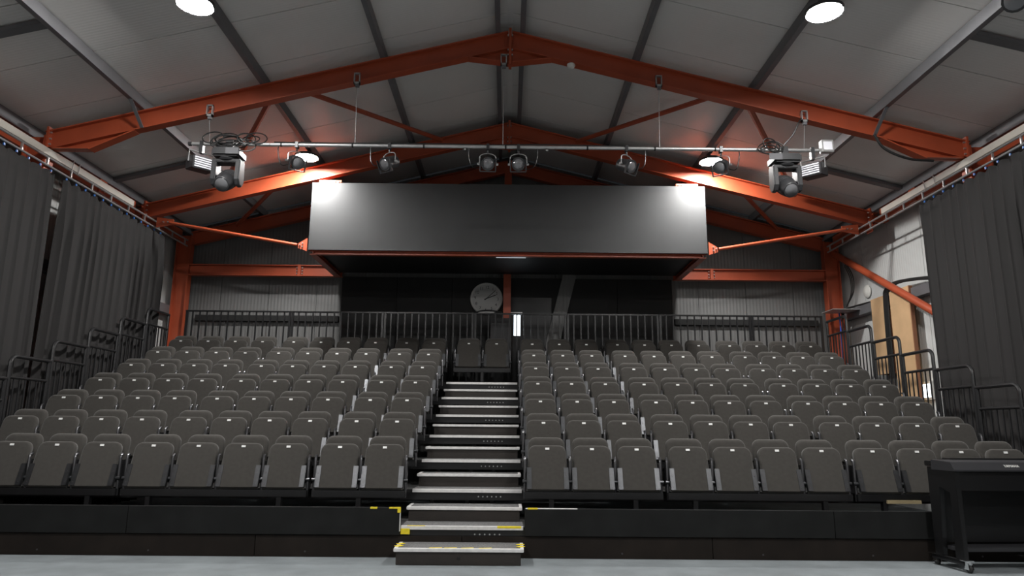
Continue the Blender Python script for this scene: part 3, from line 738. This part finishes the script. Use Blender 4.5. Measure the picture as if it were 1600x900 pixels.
t = thing('power_box', 'pale metal power box fixed to the right tip of the bar', 'box', (4.42, PY, 5.09))
MB().box(4.36, 4.53, PY-.12, PY-.03, 5.09, 5.27).build('case', 'galvanised', t, bevel=.006)
MB().box(4.385, 4.505, PY-.125, PY-.12, 5.12, 5.24).build('cover', 'gloss_white', t)
# coiled cables
for x0, n, lb in ((-4.02, 7, 'large coil of black cable lying over the left moving head'), (-3.6, 4, 'small coil of black cable hooked on the bar near its left end'), (3.68, 4, 'tangle of black cable on the bar near the right moving head')):
    t = thing('cable_coil', lb, 'cable', (x0, PY-.05, 5.03), 'coiled cables on the bar'); rr = random.Random(int(x0*10)+99)
    for i in range(n):
        c = Vector((x0 + rr.uniform(-.12, .12)*n/5, PY-.05-rr.uniform(0, .08), PZ+rr.uniform(-.05, .05)))
        a, b = rr.uniform(.10, .2)*n/6+.03, rr.uniform(.06, .1); tl_ = rr.uniform(-.5, .5)
        pts = [c + Vector((a*math.cos(q)*math.cos(tl_) - b*math.sin(q)*math.sin(tl_)*.3, .03*math.sin(q+i), b*math.sin(q) + .3*a*math.cos(q)*math.sin(tl_))) for q in [j*2*PI/20 for j in range(20)]]
        MB().tube(pts, .009, 6, closed=True).build('loop', 'cable_black', t, True)
tag(MB().tube(catmull([(4.12, Y1-.1, 5.6), (4.05, Y1-.12, 5.5), (3.98, Y1-.1, 5.35), (3.85, Y1-.06, 5.2)]), .009, 6).build('power_cable', 'cable_black', smooth=True), 'black cable dropping from the right clamp to the bar', 'cable', 'cables at the bar')
tag(MB().tube(catmull([(5.12, Y1-.1, 5.36), (5.25, Y1-.1, 5.15), (5.55, Y1-.12, 5.0), (5.9, Y1-.12, 4.97)]), .018, 8).build('hanging_cable', 'cable_black', smooth=True), 'thick black cable sagging under the right frame haunch', 'cable', 'cables at the bar')
tag(MB().lathe([(.06, 0), (.06, .02), (.045, .05), (.02, .06)], (.88, Y1-.02, ztop(.88)-.283), (0, 0, -1), 16).build('smoke_detector', 'white_plastic', smooth=True), 'small white smoke detector under the frame right of the ridge', 'smoke detector')
# fixture hanging at the top right corner of the picture
t = thing('front_spotlight', 'black spotlight just entering the top right corner of the picture', 'spotlight', (4.97, 6.18, 5.3))
MB().lathe([(.07, -.13), (.1, -.1), (.1, .1), (.115, .12)], (4.97, 6.18, 5.43), (-.5, -.5, -.35), 16).build('body', 'fixture_black', t, True)
MB().lathe([(.1, .1), (.09, .125), (.01, .135)], (4.97, 6.18, 5.43), (-.5, -.5, -.35), 16).build('lens', 'lens_glass', t, True)
MB().tube([(5.1, 6.2, 5.45), (5.17, 6.2, ztop(5.17)+.02)], .014, 6).build('stem', 'galvanised', t)

# ------------------------------------------------------------------ digital piano
t = thing('digital_piano', 'black upright digital piano on castors at the right front', 'piano', (4.24, 6.84, 0), rotz=math.radians(4))
def P(m, name, material, parent=None, **k): return m.build(name, material, parent or t, world=False, **k)
W = 1.42; Dp = .40
for x in (0, W-.05):
    e = MB()
    e.prism([(0, .1), (.115, .1), (.10, .70), (.24, .74), (.29, .1), (Dp, .1), (Dp, .93), (0, .90)], (x, 0, 0), (0, 1, 0), (0, 0, 1), (.05, 0, 0))
    P(e, 'end_panel', 'piano_black', bevel=.004)
P(MB().box(.05, W-.05, .02, Dp-.02, .72, .90), 'key_bed', 'piano_black', bevel=.004)
lid = P(MB().prism([(-.012, .90), (-.012, .915), (.03, .985), (.31, 1.0), (.32, .985), (.32, .90)], (-.01, 0, 0), (0, 1, 0), (0, 0, 1), (W+.02, 0, 0)), 'key_cover', 'piano_lid', bevel=.003)
P(MB().box(-.01, W+.01, .32, Dp+.02, .935, .985), 'top_board', 'piano_black', bevel=.006)
P(MB().box(.18, W-.18, .30, .42, .985, 1.012), 'music_rest', 'piano_black', bevel=.004)
P(MB().box(.05, W-.05, .30, .33, .22, .72), 'back_panel', 'piano_black')
P(MB().box(.05, W-.05, .1, .33, .16, .20), 'pedal_board', 'piano_lid', bevel=.004)
for x in (W/2-.07, W/2, W/2+.07): P(MB().box(x-.014, x+.014, .0, .12, .12, .135), 'pedal', 'chrome')
sl = math.atan2(.07, .042)
lg = put_text('lettering', 'YAMAHA', .037, 'letter_white', lid, (.585, .0085, .9505), (sl, 0, 0))
for x in (-.02, W-.06):
    fr = P(MB().box(x, x+.06, -.02, Dp+.03, .075, .10).box(x, x+.012, -.02, Dp+.03, .06, .10), 'castor_frame', 'black_steel', bevel=.003)
    for y in (-.03, Dp+.01):
        c = P(MB().box(x-.01, x+.07, y-.03, y+.05, .10, .108).cyl((x+.03, y, .075), (x+.03, y, .10), .028, n=12).prism([(-.03, 0), (.03, 0), (.02, .06), (-.02, .06)], (x+.005, y-.01, .03), (0, 1, 0), (0, 0, 1), (.006, 0, 0)).prism([(-.03, 0), (.03, 0), (.02, .06), (-.02, .06)], (x+.05, y-.01, .03), (0, 1, 0), (0, 0, 1), (.006, 0, 0)), 'castor', 'chrome', fr)
        P(MB().lathe([(.025, 0), (.034, .004), (.034, .026), (.025, .03)], (x+.013, y-.015, .034), (1, 0, 0), 16), 'wheel', 'rubber', fr, smooth=True)
